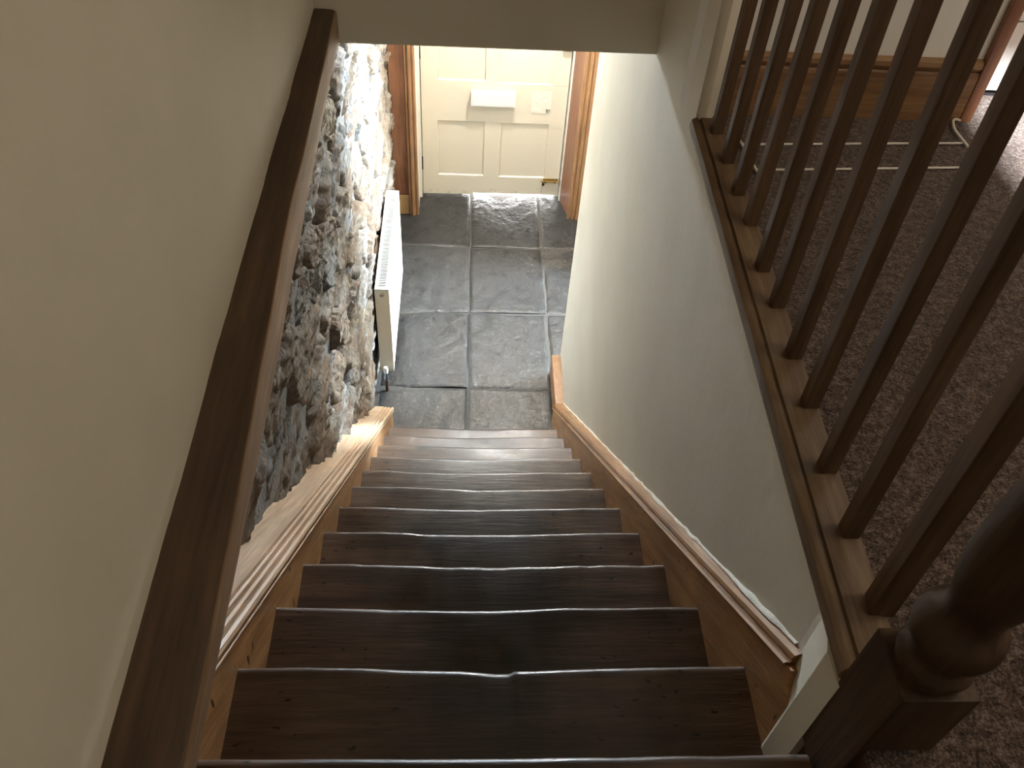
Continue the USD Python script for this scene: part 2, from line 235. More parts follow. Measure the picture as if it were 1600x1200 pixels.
def grid_panel(yy, zz, xf_, thick, axis=0):
    """a panel whose front is x = xf_(y, z) on a grid and whose back is flat `thick` behind (towards +x if thick > 0)."""
    Y, Z = np.meshgrid(yy, zz, indexing='ij'); X = xf_(Y, Z); a, b = Y.shape
    F = np.stack([X, Y, Z], -1).reshape(-1, 3); xb = np.max(X) + thick if thick > 0 else np.min(X) + thick
    Bk = F.copy(); Bk[:, 0] = xb; i, j = np.meshgrid(np.arange(a - 1), np.arange(b - 1), indexing='ij')
    q = np.stack([i*b + j, (i + 1)*b + j, (i + 1)*b + j + 1, i*b + j + 1], -1).reshape(-1, 4); n = len(F)
    loop = [i*b for i in range(a)] + [(a - 1)*b + j for j in range(1, b)] + [i*b + b - 1 for i in range(a - 2, -1, -1)] + [j for j in range(b - 2, 0, -1)]
    s = np.array([[loop[k], loop[(k + 1) % len(loop)], loop[(k + 1) % len(loop)] + n, loop[k] + n] for k in range(len(loop))])
    f = np.vstack([q, q[:, ::-1] + n, s[:, ::-1]]); f = np.vstack([f[:, [0, 1, 2]], f[:, [0, 2, 3]]])
    m = trimesh.Trimesh(np.vstack([F, Bk]), f, process=False); m.fix_normals(); return m
def n3(*c, seed=0): return meshkit.noise(np.stack(np.broadcast_arrays(*c), -1), seed)
def f3(*c, octaves=4, seed=0): return meshkit.fbm(np.stack(np.broadcast_arrays(*c), -1), octaves, seed)

# ------------------------------------------------------------------ the setting
WX = lambda y: 0.4155 + 0.0155*np.asarray(y, float)          # stairwell face of the right wall
ARRIS = 2.885
ZH = 0.043                                                    # hall ceiling

# left wall: plaster above the beam, rubble stone below it
wl = thing('wall_left', 'left wall of the stairwell, cream plaster above the timber ledge and rough rubble stone below it', 'wall', kind='structure')
obj('plaster', grid_panel(np.linspace(-2.0, 1.9, 80), np.linspace(0.10, 2.40, 40),
    lambda Y, Z: -0.4480 + 0.006*(np.clip((0.75 - Y)/0.5, 0, 1)) + 0.010*(n3(Y*2, Z*2, 0*Y, seed=3) - 0.5) + 0.006*np.exp(-((Z - 0.10)/0.03)**2)*n3(Y*9, Z*0, 0*Y, seed=5), -0.12), PLASTER, wl, smooth=60, label='cream plastered upper wall')
obj('mortar', grid_panel(np.linspace(-2.0, 4.62, 300), np.linspace(ZF - 0.03, 0.10, 120),
    lambda Y, Z: -0.515 + 0.030*(f3(Y*5, Z*9, 0*Y, octaves=4, seed=11) - 0.5) + 0.010*(n3(Y*14, Z*30, 0*Y, seed=12) - 0.5), -0.15), MORTAR, wl, smooth=60, label='grey lime mortar bed of the rubble wall')
def stone_mesh(yc, zc, hl, hh, prot, seed):
    nu, nv = (44, 18) if yc < 2.4 else (28, 12)
    u, v = np.meshgrid(np.linspace(-1, 1, nu), np.linspace(-1, 1, nv), indexing='ij')
    rg = np.random.default_rng(seed)
    ta, tb = rg.uniform(0.30, 0.9, 2); cl = rg.uniform(-0.3, 0.3)
    env = np.where(u < cl, ta + (1 - ta)*(1 - ((cl - u)/(1 + cl))**2), tb + (1 - tb)*(1 - ((u - cl)/(1 - cl))**2))
    y = yc + hl*u*(1 - 0.10*v*v) + 0.010*(n3(u*2, v*2, 0*u + seed, seed=1) - 0.5)
    z = zc + hh*v*env*(0.75 + 0.5*f3(u*3.5, v*0 + np.sign(v), 0*u + seed, octaves=3, seed=2)) + 0.25*hh*rg.uniform(-1, 1)*u
    edge = (1 - np.abs(u)**6)*(1 - np.abs(v)**4)
    rid = 1 - np.abs(2*f3(y*16, z*44, 0*y + seed*0.37, octaves=4, seed=21) - 1)*2.2
    rough = 0.020*(f3(y*7, z*18, 0*y + seed, octaves=3, seed=23) - 0.5) + 0.013*(rid - 0.5) + 0.016*(f3(y*55, z*110, 0*y, octaves=3, seed=22) - 0.5)
    x = -0.545 + (0.040 + prot)*np.clip(edge*1.6, 0, 1)**0.5 + rough*np.clip(edge*2, 0, 1) + rg.uniform(-0.010, 0.010)*u + rg.uniform(-0.012, 0.012)*v
    i, j = np.meshgrid(np.arange(nu - 1), np.arange(nv - 1), indexing='ij'); q = np.stack([i*nv + j, (i + 1)*nv + j, (i + 1)*nv + j + 1, i*nv + j + 1], -1).reshape(-1, 4)
    return trimesh.Trimesh(np.stack([x, y, z], -1).reshape(-1, 3), np.vstack([q[:, [0, 1, 2]], q[:, [0, 2, 3]]]), process=False)
stones = []; z = ZF; rs = random.Random(31); course = 0
while z < 0.06:
    h = rs.choice([0.065, 0.08, 0.09, 0.10, 0.115, 0.13]); y = 0.15 - rs.uniform(0, 0.3)
    while y < 4.28:
        L = rs.uniform(0.14, 0.46)*(0.8 + h*3); L = min(L, 4.30 - y) if 4.30 - y > 0.12 else 4.32 - y
        if L <= 0.05: break
        yc, zc = y + L/2, z + h/2 + 0.030*(meshkit.noise(np.array([y*1.3, course*0.9, 0.0]), 9) - 0.5)
        if zc > -SL*yc + 0.045 and zc < 0.075 and yc > 0.2:
            if L > 0.26 and h > 0.095 and rs.random() < 0.4:
                k = rs.uniform(0.4, 0.6)
                stones += [(yc + rs.uniform(-.02, .02), zc - h/2 + h*k/2, L*0.48, h*k*0.47), (yc + rs.uniform(-.02, .02), zc + h/2 - h*(1 - k)/2, L*0.48, h*(1 - k)*0.47)]
            else:
                stones.append((yc, zc, L*0.50, h*rs.uniform(0.48, 0.58)))
        y += L + rs.uniform(-0.01, 0.012)
    z += h + rs.uniform(0.0, 0.012); course += 1
print('stones', len(stones))
for k, (yc, zc, hl, hh) in enumerate(stones):
    obj('stone', stone_mesh(yc, zc, hl, hh, rs.uniform(-0.008, 0.016), k + 1), STONE, wl, smooth=50)

# right wall: below the landing rail, and the partition stub that rises beside the far end of the rail
def plan_prism(poly, z0, z1): return prism(poly, 2, z0, z1)
ra = 0.012
arr = [(float(WX(ARRIS)) + ra - ra*math.cos(t), ARRIS - ra + ra*math.sin(t)) for t in np.linspace(0, math.pi/2, 6)]
wr = thing('wall_right', 'cream plastered wall on the right of the stairs, running down from the balustrade', 'wall', kind='structure')
low = plan_prism([(float(WX(0.02)), 0.02)] + [(float(WX(yy)), yy) for yy in (0.6, 1.2, 1.8, 2.4)] + arr + [(0.56, ARRIS), (0.56, 0.02)], ZF, ZH)
mid = plan_prism([(float(WX(0.02)), 0.02), (float(WX(1.9)), 1.9), (0.56, 1.9), (0.56, 0.02)], ZH, ZL - 0.002)
obj('plaster', cat_(low, mid), PLASTER, wr, smooth=40)
obj('plaster_stub', plan_prism([(float(WX(1.285)), 1.285), (float(WX(1.9)), 1.9), (0.50, 1.9), (0.50, 1.36), (0.457, 1.285)], ZL - 0.002, 2.40), PLASTER, wr, smooth=False, label='cream plaster end of the partition beside the rail')
obj('plaster_pier', plan_prism([(0.4180, 0.150), (0.4165, 0.135), (0.3985, 0.076), (0.4000, 0.030), (0.50, 0.030), (0.50, 0.150)], -0.60, ZL - 0.004), PLASTER, wr, smooth=False, label='lumpy cream plaster pier beside the newel post')
# bulkhead facing the stairs, hall ceiling
obj('wall_bulkhead', box(-0.56, 0.46, 1.805, 1.90, ZH, 2.40), PLASTER, None, smooth=False, label='cream plaster bulkhead hanging over the stairs at the top of the photo', cat='wall', kind='structure')
obj('ceiling', box(-0.60, 2.50, 1.88, 4.62, ZH, ZH + 0.06), PLASTER, None, smooth=False, label='plain plaster ceiling of the hall beyond the bulkhead', cat='ceiling', kind='structure')
obj('ceiling_upper', cat_(box(-0.60, 1.10, -2.10, 3.50, 2.40, 2.48), box(1.78, 2.50, -2.10, 3.50, 2.40, 2.48), box(1.10, 1.78, -2.10, -0.80, 2.40, 2.48), box(1.10, 1.78, -0.10, 3.50, 2.40, 2.48)), GREYPAINT, None, smooth=False, label='plain ceiling over the stairwell and the landing', cat='ceiling', kind='structure')
obj('wall_back', box(-0.60, 2.50, -2.12, -2.0, ZF - 0.04, 2.40), GREYPAINT, None, smooth=False, label='painted wall behind the head of the stairs', cat='wall', kind='structure')  # unseen, carried down to keep sky light out from under the landing
obj('wall_landing_right', cat_(box(2.40, 2.50, -2.0, 4.62, ZL - 0.1, 2.40), box(2.40, 2.50, -2.0, 1.80, ZF - 0.04, ZL - 0.1)), GREYPAINT, None, smooth=False, label='painted outer wall on the far right of the landing', cat='wall', kind='structure')  # unseen lower part blocks sky light leaking in beneath the landing
# end wall of the landing with the bathroom doorway
obj('wall_landing_end', cat_(box(0.437, 1.085, 1.37, 1.45, ZL - 0.02, 2.40), box(1.85, 2.40, 1.37, 1.45, ZL - 0.02, 2.40), box(1.085, 1.85, 1.37, 1.45, 2.12, 2.40)), GREYPAINT, None, smooth=False,
    label='pale painted wall at the far end of the landing, seen between the balusters', cat='wall', kind='structure')
prof = [(1.37, ZL), (1.355, ZL), (1.355, 0.232), (1.357, 0.240), (1.362, 0.244), (1.3585, 0.248), (1.355, 0.256), (1.357, 0.266), (1.364, 0.271), (1.37, 0.272)]
obj('baseboard_landing', prism([(y, z) for y, z in prof], 0, 0.455, 1.058), SKIRTW, None, label='orange pine baseboard with grooved top along the landing end wall', cat='baseboard', kind='structure')
tr = thing('trim_1', 'red-brown door casing beside the bright bathroom doorway on the landing', 'door casing', kind='structure')
obj('casing', cat_(box(1.058, 1.086, 1.352, 1.370, ZL, 2.10, 0.003), box(1.078, 1.0875, 1.365, 1.46, ZL, 2.10, 0.002)), ARCHR, tr)
obj('casing', cat_(box(1.84, 1.876, 1.352, 1.370, ZL, 2.10, 0.004)), ARCHR, tr)
obj('head', box(1.058, 1.876, 1.352, 1.370, 2.10, 2.14, 0.004), ARCHR, tr)
# bathroom shell over the side hall
obj('floor_bathroom', box(1.00, 2.40, 1.44, 3.40, ZH + 0.06, ZL - 0.005), CARPET, None, smooth=False, label='floor of the bathroom behind the landing doorway', cat='floor', kind='structure')
obj('wall_bathroom', cat_(box(0.98, 1.08, 1.45, 3.40, ZL - 0.01, 2.40), box(1.08, 2.40, 3.30, 3.40, ZL - 0.01, 2.40)), WHITE, None, smooth=False, label='white walls of the bathroom beyond the landing', cat='wall', kind='structure')
def window(name, x0, x1, y0, z0, z1, label):
    w = thing(name, label, 'window', kind='structure'); f = 0.045
    obj('window_frame', cat_(box(x0, x0 + f, y0, y0 + 0.06, z0, z1, .004), box(x1 - f, x1, y0, y0 + 0.06, z0, z1, .004), box(x0 + f, x1 - f, y0, y0 + 0.06, z0, z0 + f, .004), box(x0 + f, x1 - f, y0, y0 + 0.06, z1 - f, z1, .004),
        box(x0 + f, x1 - f, y0 + .01, y0 + 0.05, (z0 + z1)/2 - .018, (z0 + z1)/2 + .018, .004)), WHITE, w)
    obj('pane', box(x0 + f, x1 - f, y0 + 0.028, y0 + 0.034, z0 + f, (z0 + z1)/2 - 0.018), GLASS, w, smooth=False); obj('pane', box(x0 + f, x1 - f, y0 + 0.028, y0 + 0.034, (z0 + z1)/2 + 0.018, z1 - f), GLASS, w, smooth=False)
    return w
obj('wall_hall_right', cat_(box(2.40, 2.50, 1.80, 3.05, ZF, ZL - 0.1), box(2.40, 2.50, 4.15, 4.62, ZF, ZL - 0.1), box(2.40, 2.50, 3.05, 4.15, ZF, -1.40), box(2.40, 2.50, 3.05, 4.15, -0.20, ZL - 0.1)), BROWNPAINT, None, smooth=False, label='unseen right wall of the side hall, dark brown to cut light bounced onto the front door', cat='wall', kind='structure')
w5 = window('window_3', 3.05, 4.15, 0.0, -1.40, -0.20, 'unseen white framed side window of the hall, placed to light the far stone wall')  # out of view, lets light onto the far stones
UsdGeom.Xformable(w5).AddTransformOp().Set(Gf.Matrix4d(0, 1, 0, 0, -1, 0, 0, 0, 0, 0, 1, 0, 2.48, 0, 0, 1))
# landing: carpeted floor on a slab
lf = thing('floor_landing', 'brown pile carpet of the landing behind the balusters', 'carpet', kind='structure')
obj('carpet', cat_(plan_prism([(0.470, 0.03), (0.470, 1.37), (1.085, 1.37), (1.085, 1.45), (1.85, 1.45), (1.85, 1.37), (2.40, 1.37), (2.40, -2.0), (-0.44, -2.0), (-0.44, -0.26), (0.409, -0.26), (0.409, 0.03)], ZL - 0.012, ZL)), CARPET, lf, smooth=False)
obj('subfloor', cat_(plan_prism([(0.56, 0.03), (0.56, 1.44), (2.40, 1.44), (2.40, -2.0), (-0.44, -2.0), (-0.44, -0.26), (0.409, -0.26), (0.409, 0.027)], -0.10, ZL - 0.012)), NOSEW, lf, smooth=False, label='floor boards under the landing carpet')

# hall: floor of slate flags, door wall, side room
fl = thing('floor', 'grey riven slate flagstone floor of the hall at the foot of the stairs', 'floor', kind='structure')
obj('grout', box(-0.56, 2.40, -2.0, 4.62, ZF - 0.04, ZF - 0.007), GROUT, fl, smooth=False, label='pale mortar between the flagstones')
def flag(x0, x1, y0, y1, seed, hi=0.0):
    g = 0.0045; nx, ny = max(4, int((x1 - x0)/0.012)), max(4, int((y1 - y0)/0.012))
    u, v = np.meshgrid(np.linspace(0, 1, nx), np.linspace(0, 1, ny), indexing='ij')
    x = x0 + g + (x1 - x0 - 2*g)*u; y = y0 + g + (y1 - y0 - 2*g)*v
    wob = 0.004
    x = x + wob*(n3(y*9, u*0 + x0*7 + seed, 0*u, seed=31) - 0.5)*(2*np.abs(u - 0.5)); y = y + wob*(n3(x*9, v*0 + y0*7 + seed, 0*u, seed=32) - 0.5)*(2*np.abs(v - 0.5))
    base = f3(x*3.2 + seed*3.1, y*2.2, 0*x, octaves=4, seed=33) + 0.35*(x*0.8 - y*0.5)
    lev = base*9.0; st = np.floor(lev) + np.clip((lev - np.floor(lev))/0.16, 0, 1)
    h = 0.0030*(st - st.mean()) + 0.0048*(f3(x*16, y*10, 0*x + seed, octaves=4, seed=34) - 0.5); h = np.clip(h, -0.0060, 0.0075)
    e = np.minimum(np.minimum(u*(x1 - x0), (1 - u)*(x1 - x0)), np.minimum(v*(y1 - y0), (1 - v)*(y1 - y0)))
    h = h - 0.006*np.clip(1 - e/0.010, 0, 1)**2
    top = np.stack([x, y, ZF + h + hi], -1).reshape(-1, 3); bot = top.copy(); bot[:, 2] = ZF - 0.02
    i, j = np.meshgrid(np.arange(nx - 1), np.arange(ny - 1), indexing='ij'); q = np.stack([i*ny + j, (i + 1)*ny + j, (i + 1)*ny + j + 1, i*ny + j + 1], -1).reshape(-1, 4)
    loop = [i*ny for i in range(nx)] + [(nx - 1)*ny + j for j in range(1, ny)] + [i*ny + ny - 1 for i in range(nx - 2, -1, -1)] + [j for j in range(ny - 2, 0, -1)]; N = len(top)
    s = np.array([[loop[k], loop[k] + N, loop[(k + 1) % len(loop)] + N, loop[(k + 1) % len(loop)]] for k in range(len(loop))]); f = np.vstack([q, s])
    return trimesh.Trimesh(np.vstack([top, bot]), np.vstack([f[:, [0, 1, 2]], f[:, [0, 2, 3]]]), process=False)
rows = [2.14, 2.742, 3.332, 3.932, 4.52]; cols = [-0.50, -0.026, 0.422, 0.870, 1.32, 1.85, 2.40]; sd = 0
for j in range(4):
    for i in range(6):
        sd += 1; dx = [-0.012, -0.004, 0.002, 0.010][j] if i in (0, 1) else 0
        dl = dx if i == 1 else 0; dr = dx if i == 0 else 0
        if i == 5 and False: continue
        obj('flagstone', flag(cols[i] + dl, cols[i + 1] + dr, rows[j], rows[j + 1], sd, 0.001*((sd*7) % 5 - 2)*0.6), SLATE, fl, smooth=40)
DX0, DX1, DY = -0.330, 0.556, 4.49
wf = thing('wall_front', 'plastered front wall of the house around the front door', 'wall', kind='structure')
X0, X1, Z1 = -0.372, 0.620, -0.22
obj('plaster', cat_(box(-0.60, X0, 4.27, 4.62, ZF, ZH), box(0.70, 0.80, 3.72, 4.27, ZF, ZH), box(X1, 1.07, 4.50, 4.62, ZF, ZH), box(X1 + 0.005, 0.80, 4.265, 4.50, ZF, ZH),  # stub right of the door is out of view, shading the floor there
    box(2.17, 2.40, 4.50, 4.62, ZF, ZH), box(1.07, 2.17, 4.50, 4.62, ZF, -1.40), box(1.07, 2.17, 4.50, 4.62, -0.10, ZH)), PLASTER, wf, smooth=False)
obj('wall_hall_back', cat_(box(0.56, 2.40, 1.80, 1.90, ZF, ZH), box(0.56, 0.60, 1.9, 2.86, ZF, ZH)), BROWNPAINT, None, smooth=False, label='unseen back wall of the side hall under the landing, dark brown to cut light bounced onto the front door', cat='wall', kind='structure')
w4 = thing('window_4', 'unseen small rooflight over the landing, placed to let a sun patch onto the carpet', 'window', kind='structure')  # out of view, shaped for the sun patch by the doorway
obj('window_frame', cat_(box(1.10, 1.13, -0.80, -0.10, 2.44, 2.50), box(1.75, 1.78, -0.80, -0.10, 2.44, 2.50), box(1.13, 1.75, -0.80, -0.77, 2.44, 2.50), box(1.13, 1.75, -0.13, -0.10, 2.44, 2.50)), WHITE, w4, smooth=False)
obj('pane', box(1.13, 1.75, -0.77, -0.13, 2.468, 2.474), GLASS, w4, smooth=False)
window('window_2', X0, X1, 4.50, Z1, ZH, 'unseen shallow glazed fanlight over the front door, placed for the sheen on floor and treads')  # out of view above the door, placed for the floor sheen
window('window_1', 1.07, 2.17, 4.50, -1.40, -0.10, 'unseen white framed hall window to the right of the front door, lighting the stone wall and floor')  # out of view, lights the stone wall and floor from the right
obj('ground', box(-4.0, 6.0, 4.62, 12.0, ZF - 0.10, ZF - 0.02), PAVE, None, smooth=False, label='unseen pale paving outside the front door, bouncing light to the gap under it', cat='ground', kind='structure')  # out of view, pale to bounce light under the door

# front door
dr = thing('door_1', 'cream painted four-panel front door with a white letter box at the foot of the stairs', 'door', kind='structure')
ZT = -0.29
leaf = m3.Manifold.cube([DX1 - DX0, 0.045, ZT - (ZF + 0.004)]).translate([DX0, DY, ZF + 0.004])
pan = [(-0.236, 0.057, -1.478, -0.42), (0.128, 0.458, -1.490, -0.42), (-0.235, 0.060, -2.138, -1.744), (0.160, 0.460, -2.143, -1.748)]
for a, b, c, d in pan:
    o, i_ = 0.0, 0.006
    leaf -= m3.Manifold.hull_points(np.array([(x, y, z) for s, y in ((0.0, DY - 0.001), (0.007, DY + 0.012)) for x in (a + s, b - s) for z in (c + s, d - s)], float))
leaf -= m3.Manifold.cube([0.56, 0.06, 0.020]).translate([-0.006, DY - 0.005, ZF - 0.002])
leaf -= m3.Manifold.cube([0.003, 0.003, 1.2]).translate([0.466, DY - 0.001, -1.49]); leaf -= m3.Manifold.cube([0.085, 0.003, 0.003]).translate([0.466, DY - 0.001, -1.493])
obj('leaf', leaf, DOORPAINT, dr, smooth=False)
for a, b, c, d in pan:
    obj('panel', box(a + 0.008, b - 0.008, DY + 0.0105, DY + 0.030, c + 0.008, d - 0.008, 0.003), DOORPAINT, dr)
lb = obj('letter_box', box(-0.030, 0.241, DY - 0.042, DY, -1.622, -1.530, 0.004), WHITE2, dr, label='white letter box cover')
obj('flap', box(-0.020, 0.231, DY - 0.046, DY - 0.042, -1.612, -1.542, 0.001), WHITE2, lb)
bo = obj('bolt', cat_(box(0.452, 0.548, DY - 0.006, DY, -2.172, -2.144, 0.001), tube([(0.436, DY - 0.014, -2.158), (0.50, DY - 0.014, -2.158), (0.556, DY - 0.014, -2.158)], 0.0055)), BRASS, dr, label='brass slide bolt')
obj('bolt_knob', cat_(lathe([(0.0, 0), (0.006, 0), (0.006, 0.010), (0.009, 0.014), (0.009, 0.020), (0.0, 0.022)], n=14).apply_transform(trimesh.transformations.rotation_matrix(math.pi/2, [1, 0, 0])).apply_translation([0.452, DY - 0.018, -2.168])), IRON, bo)
obj('bolt_band', cat_(box(0.464, 0.472, DY - 0.021, DY, -2.170, -2.146, 0.001), box(0.525, 0.534, DY - 0.021, DY, -2.170, -2.146, 0.001)), BRASS, bo)
obj('bolt_keep', box(0.556, 0.580, DY - 0.024, DY + 0.004, -2.180, -2.140, 0.002), CHROME, dr, label='grey metal bolt keep on the door frame')
obj('rim_latch', box(0.497, 0.556, DY - 0.022, DY, -1.262, -1.160, 0.003), IRON, dr, label='dark iron rim latch')
obj('door_frame', cat_(box(-0.372, -0.336, 4.445, 4.56, ZF, -0.24, 0.002), box(0.562, 0.600, 4.445, 4.56, ZF, -0.24, 0.002), box(-0.372, 0.60, 4.445, 4.56, -0.284, -0.24, 0.002), box(-0.372, -0.352, 4.272, 4.445, ZF, -0.24, 0.002), box(-0.345, -0.315, 4.5365, 4.56, ZF, -0.26), box(0.540, 0.575, 4.5365, 4.56, ZF, -0.26), box(-0.345, 0.575, 4.5365, 4.56, -0.305, -0.25)), WHITE, dr, label='white painted door frame')
for hz in (-2.05, -1.30, -0.55):
    obj('hinge', tube([(-0.334, DY - 0.004, hz - 0.045), (-0.334, DY - 0.004, hz), (-0.334, DY - 0.004, hz + 0.045)], 0.005), IRON, dr)
pl = thing('paper_label', 'crinkled cream paper sticker on the front door, right of the letter box', 'sticker')
yy, zz = np.linspace(0.340, 0.460, 26), np.linspace(-1.675, -1.528, 30)
pm = grid_panel(yy, zz, lambda Y, Z: DY - 0.003 - 0.004*(f3(Y*22, Z*55, 0*Y, octaves=3, seed=41) - 0.3)*np.clip(np.minimum(np.minimum(Y - .340, .460 - Y), np.minimum(Z + 1.675, -1.528 - Z))*60, 0, 1), 0.0006)
v = pm.vertices; pm.vertices = np.stack([v[:, 1], v[:, 0], v[:, 2]], 1); pm.invert()
obj('sheet', pm, PAPER, pl, smooth=60)
ring = trimesh.creation.torus(0.016, 0.0022, 24, 8); ring.apply_transform(trimesh.transformations.rotation_matrix(math.pi/2, [1, 0, 0])); ring.apply_translation([0.388, DY - 0.005, -1.588])
obj('embossed_ring', ring, PAPER, pl)
obj('print', cat_(*[box(x, x + w, DY - 0.0075, DY - 0.0045, z, z + 0.0045) for x, w, z in ((.430, .009, -1.650), (.441, .006, -1.650), (.449, .008, -1.650), (.434, .006, -1.658), (.442, .004, -1.659), (.433, .009, -1.666))]), INK, pl, smooth=False, label='small grey print')

# casings each side of the door
def casing(xs, y0, z0, z1, prof):
    return prism(prof, 2, z0, z1)
t2 = thing('trim_2', 'varnished pine door casing left of the front door, against the stone wall', 'door casing', kind='structure')
obj('flat_band', box(-0.500, -0.408, 4.255, 4.275, ZF + 0.155, -0.14, 0.003), ARCHR, t2, label='red-brown flat outer band')
obj('bare_block', box(-0.500, -0.408, 4.256, 4.275, ZF, ZF + 0.150, 0.003), ARCHP, t2, label='pale bare pine patch at the bottom')
pts = [(-0.410, 4.275), (-0.410, 4.247), (-0.406, 4.243), (-0.401, 4.243), (-0.398, 4.250), (-0.395, 4.250), (-0.393, 4.243), (-0.388, 4.240), (-0.380, 4.240), (-0.372, 4.244), (-0.369, 4.251), (-0.366, 4.251), (-0.364, 4.246), (-0.356, 4.245), (-0.350, 4.249), (-0.350, 4.275)]
obj('moulding', prism(pts, 2, ZF, -0.14), ARCHW, t2)
t3 = thing('trim_3', 'varnished pine door casing and brown lining right of the front door', 'door casing', kind='structure')
obj('lining', prism([(0.614, 4.262), (0.570, 4.446), (0.630, 4.446), (0.630, 4.262)], 2, ZF, -0.20), ARCHR, t3, label='flat brown door lining')
pts = [(0.606, 4.27), (0.606, 4.250), (0.612, 4.240), (0.622, 4.240), (0.627, 4.248), (0.631, 4.248), (0.636, 4.240), (0.650, 4.238), (0.656, 4.246), (0.661, 4.240), (0.715, 4.240), (0.715, 4.27)]
obj('moulding', prism(pts, 2, ZF, -0.14), ARCHW, t3)
obj('head', box(-0.50, 0.715, 4.24, 4.27, -0.24, -0.14, 0.004), ARCHW, t3)
obj('baseboard_right', box(0.412, float(WX(2.7)) + 0.004, 2.50, ARRIS - 0.02, ZF, ZF + 0.135, 0.004), MOULDW, None, label='short brown baseboard at the foot of the right-hand wall', cat='baseboard', kind='structure')

# ------------------------------------------------------------------ staircase
st = thing('staircase', 'steep straight flight of dark varnished pine stairs with worn nosings', 'staircase')
def tread_mesh(k, x0=-0.402, x1=0.402, depth=None):
    y1, zt = k*GR, -k*RS; y0 = y1 - (depth or GR) - 0.012; th = 0.030; nx = 90; xs = np.linspace(x0, x1, nx); rings = []
    c0 = -0.02 + 0.05*math.sin(k*2.3)
    for x in xs:
        w = 0.0060*math.exp(-((x - c0)/0.20)**2) + 0.0020*(meshkit.noise(np.array([x*9, k*3.7, 0.]), 51) - 0.4) + 0.0035*max(0, meshkit.noise(np.array([x*26, k*1.7, 4.]), 52) - 0.62)
        w *= (0.25 if k == 0 else 1.0)
        if k == 1 and -0.06 < x < 0.03: w += 0.004*(x + 0.06)/0.09
        w = max(w, 0.0)
        yn = y1 - 0.5*w + 0.0012*(meshkit.noise(np.array([x*14, k*5.1, 9.]), 53) - 0.5); r = 0.012 + 0.5*w; ring = [(x, y0, zt - th), (x, yn - 0.005, zt - th), (x, yn, zt - th + 0.005)]
        zz_ = lambda y: zt - w*math.exp(-((yn - y)/0.06)**2)
        for t in np.linspace(0, math.pi/2, 6): ring.append((x, yn - r + r*math.cos(t), zz_(yn) - r + r*math.sin(t)))
        for y in np.linspace(yn - r - 0.012, y0, 8): ring.append((x, y, zz_(y)))
        rings.append(ring)
    return loft(rings)
for k in range(1, NS):
    obj('tread', tread_mesh(k), TREADW, st, smooth=35)
obj('landing_nosing', tread_mesh(0, -0.40, 0.392, 0.24), TREADW, st, smooth=35, label='top step board at the head of the stairs')
for k in range(0, NS):
    obj('riser', box(-0.40, 0.40, k*GR - 0.034, k*GR - 0.018, -(k + 1)*RS + 0.0005, -k*RS - 0.0305), TREADW, st, smooth=False)
lineZ = lambda y, o: -SL*y + o
# left string with its moulded cap let into the stone
ys = np.linspace(-0.26, 2.470, 2)
pol = [(-0.26, 0.046), (0.035, 0.046), (2.470, lineZ(2.470, 0.076)), (2.470, ZF), (2.18, ZF), (-0.26, lineZ(-0.26, -0.28))]
pol[1] = ((0.076 - 0.046)/SL, 0.046)
obj('left_string', prism(pol, 0, -0.430, -0.400), STRINGW, st, smooth=False, label='orange pine string board against the stone wall')
lc = [(-0.430, .050), (-0.399, .062), (-0.3965, .064), (-0.3960, .069), (-0.3985, .071), (-0.4000, .069), (-0.4005, .074), (-0.3960, .080), (-0.3950, .087), (-0.3975, .094), (-0.4030, .0965), (-0.4080, .094), (-0.4105, .084), (-0.4125, .084), (-0.4150, .093), (-0.4200, .0965), (-0.4245, .094), (-0.4265, .0865), (-0.4280, .0865), (-0.4300, .096), (-0.4345, .0985), (-0.4375, .0965), (-0.4390, .091), (-0.4400, .091), (-0.4415, .0985), (-0.4700, .1005), (-0.545, .103), (-0.545, .050)]
obj('left_cap', loft([[(x, y, lineZ(y, o) + 0.0) for x, o in lc] for y in np.linspace(0.058, 2.50, 24)]), PALEPINE, st, smooth=25, label='pale pine moulded cap scribed to the stones')
# right string and moulding
pol = [(0.118, lineZ(0.118, 0.095)), (2.500, lineZ(2.500, 0.095)), (2.500, ZF), (2.18, ZF), (-0.02, -0.26), (-0.02, -0.06), (0.090, -0.05), (0.108, 0.0)]
pol = [(0.112, lineZ(0.112, 0.095)), (2.500, lineZ(2.500, 0.095)), (2.500, ZF), (2.18, ZF), (0.062, -0.30), (0.062, -0.07), (0.083, -0.05), (0.104, -0.03)]
obj('right_string', prism(pol, 0, 0.400, 0.428), STRINGW, st, smooth=False, label='orange pine string board against the plaster wall')
rc = [(0.430, .080), (0.402, .088), (0.3965, .094), (0.3960, .100), (0.4000, .104), (0.4035, .101), (0.4060, .106), (0.4040, .114), (0.4060, .122), (0.4120, .128), (0.4190, .129), (0.4230, .133), (0.4300, .135), (0.470, .135), (0.470, .080)]
rcl = lambda y: [(min(x, float(WX(y)) + 0.02) if x > 0.42 else x, y, lineZ(y, o)) for x, o in rc]
obj('right_moulding', loft([rcl(y) for y in np.linspace(0.128, 2.52, 24)]), MOULDW, st, smooth=25, label='rounded brown moulding on the right string')
cy = np.linspace(0.15, 2.52, 260)
cw = 0.0035 + 0.006*np.clip(n3(cy*22, 0*cy, 0*cy, seed=61) - 0.35, 0, 1); ch = 0.004 + 0.014*np.clip(n3(cy*30, 0*cy + 3, 0*cy, seed=62) - 0.35, 0, 1)
obj('caulk', loft([[(WX(y) + 0.004, y, lineZ(y, 0.130)), (WX(y) - w, y, lineZ(y, 0.132)), (WX(y) - w*0.7, y, lineZ(y, 0.134 + h*0.5)), (WX(y) + 0.004, y, lineZ(y, 0.134 + h))] for y, w, h in zip(cy, cw, ch)]), CAULK, st, smooth=40, label='rough white filler line along the wall')

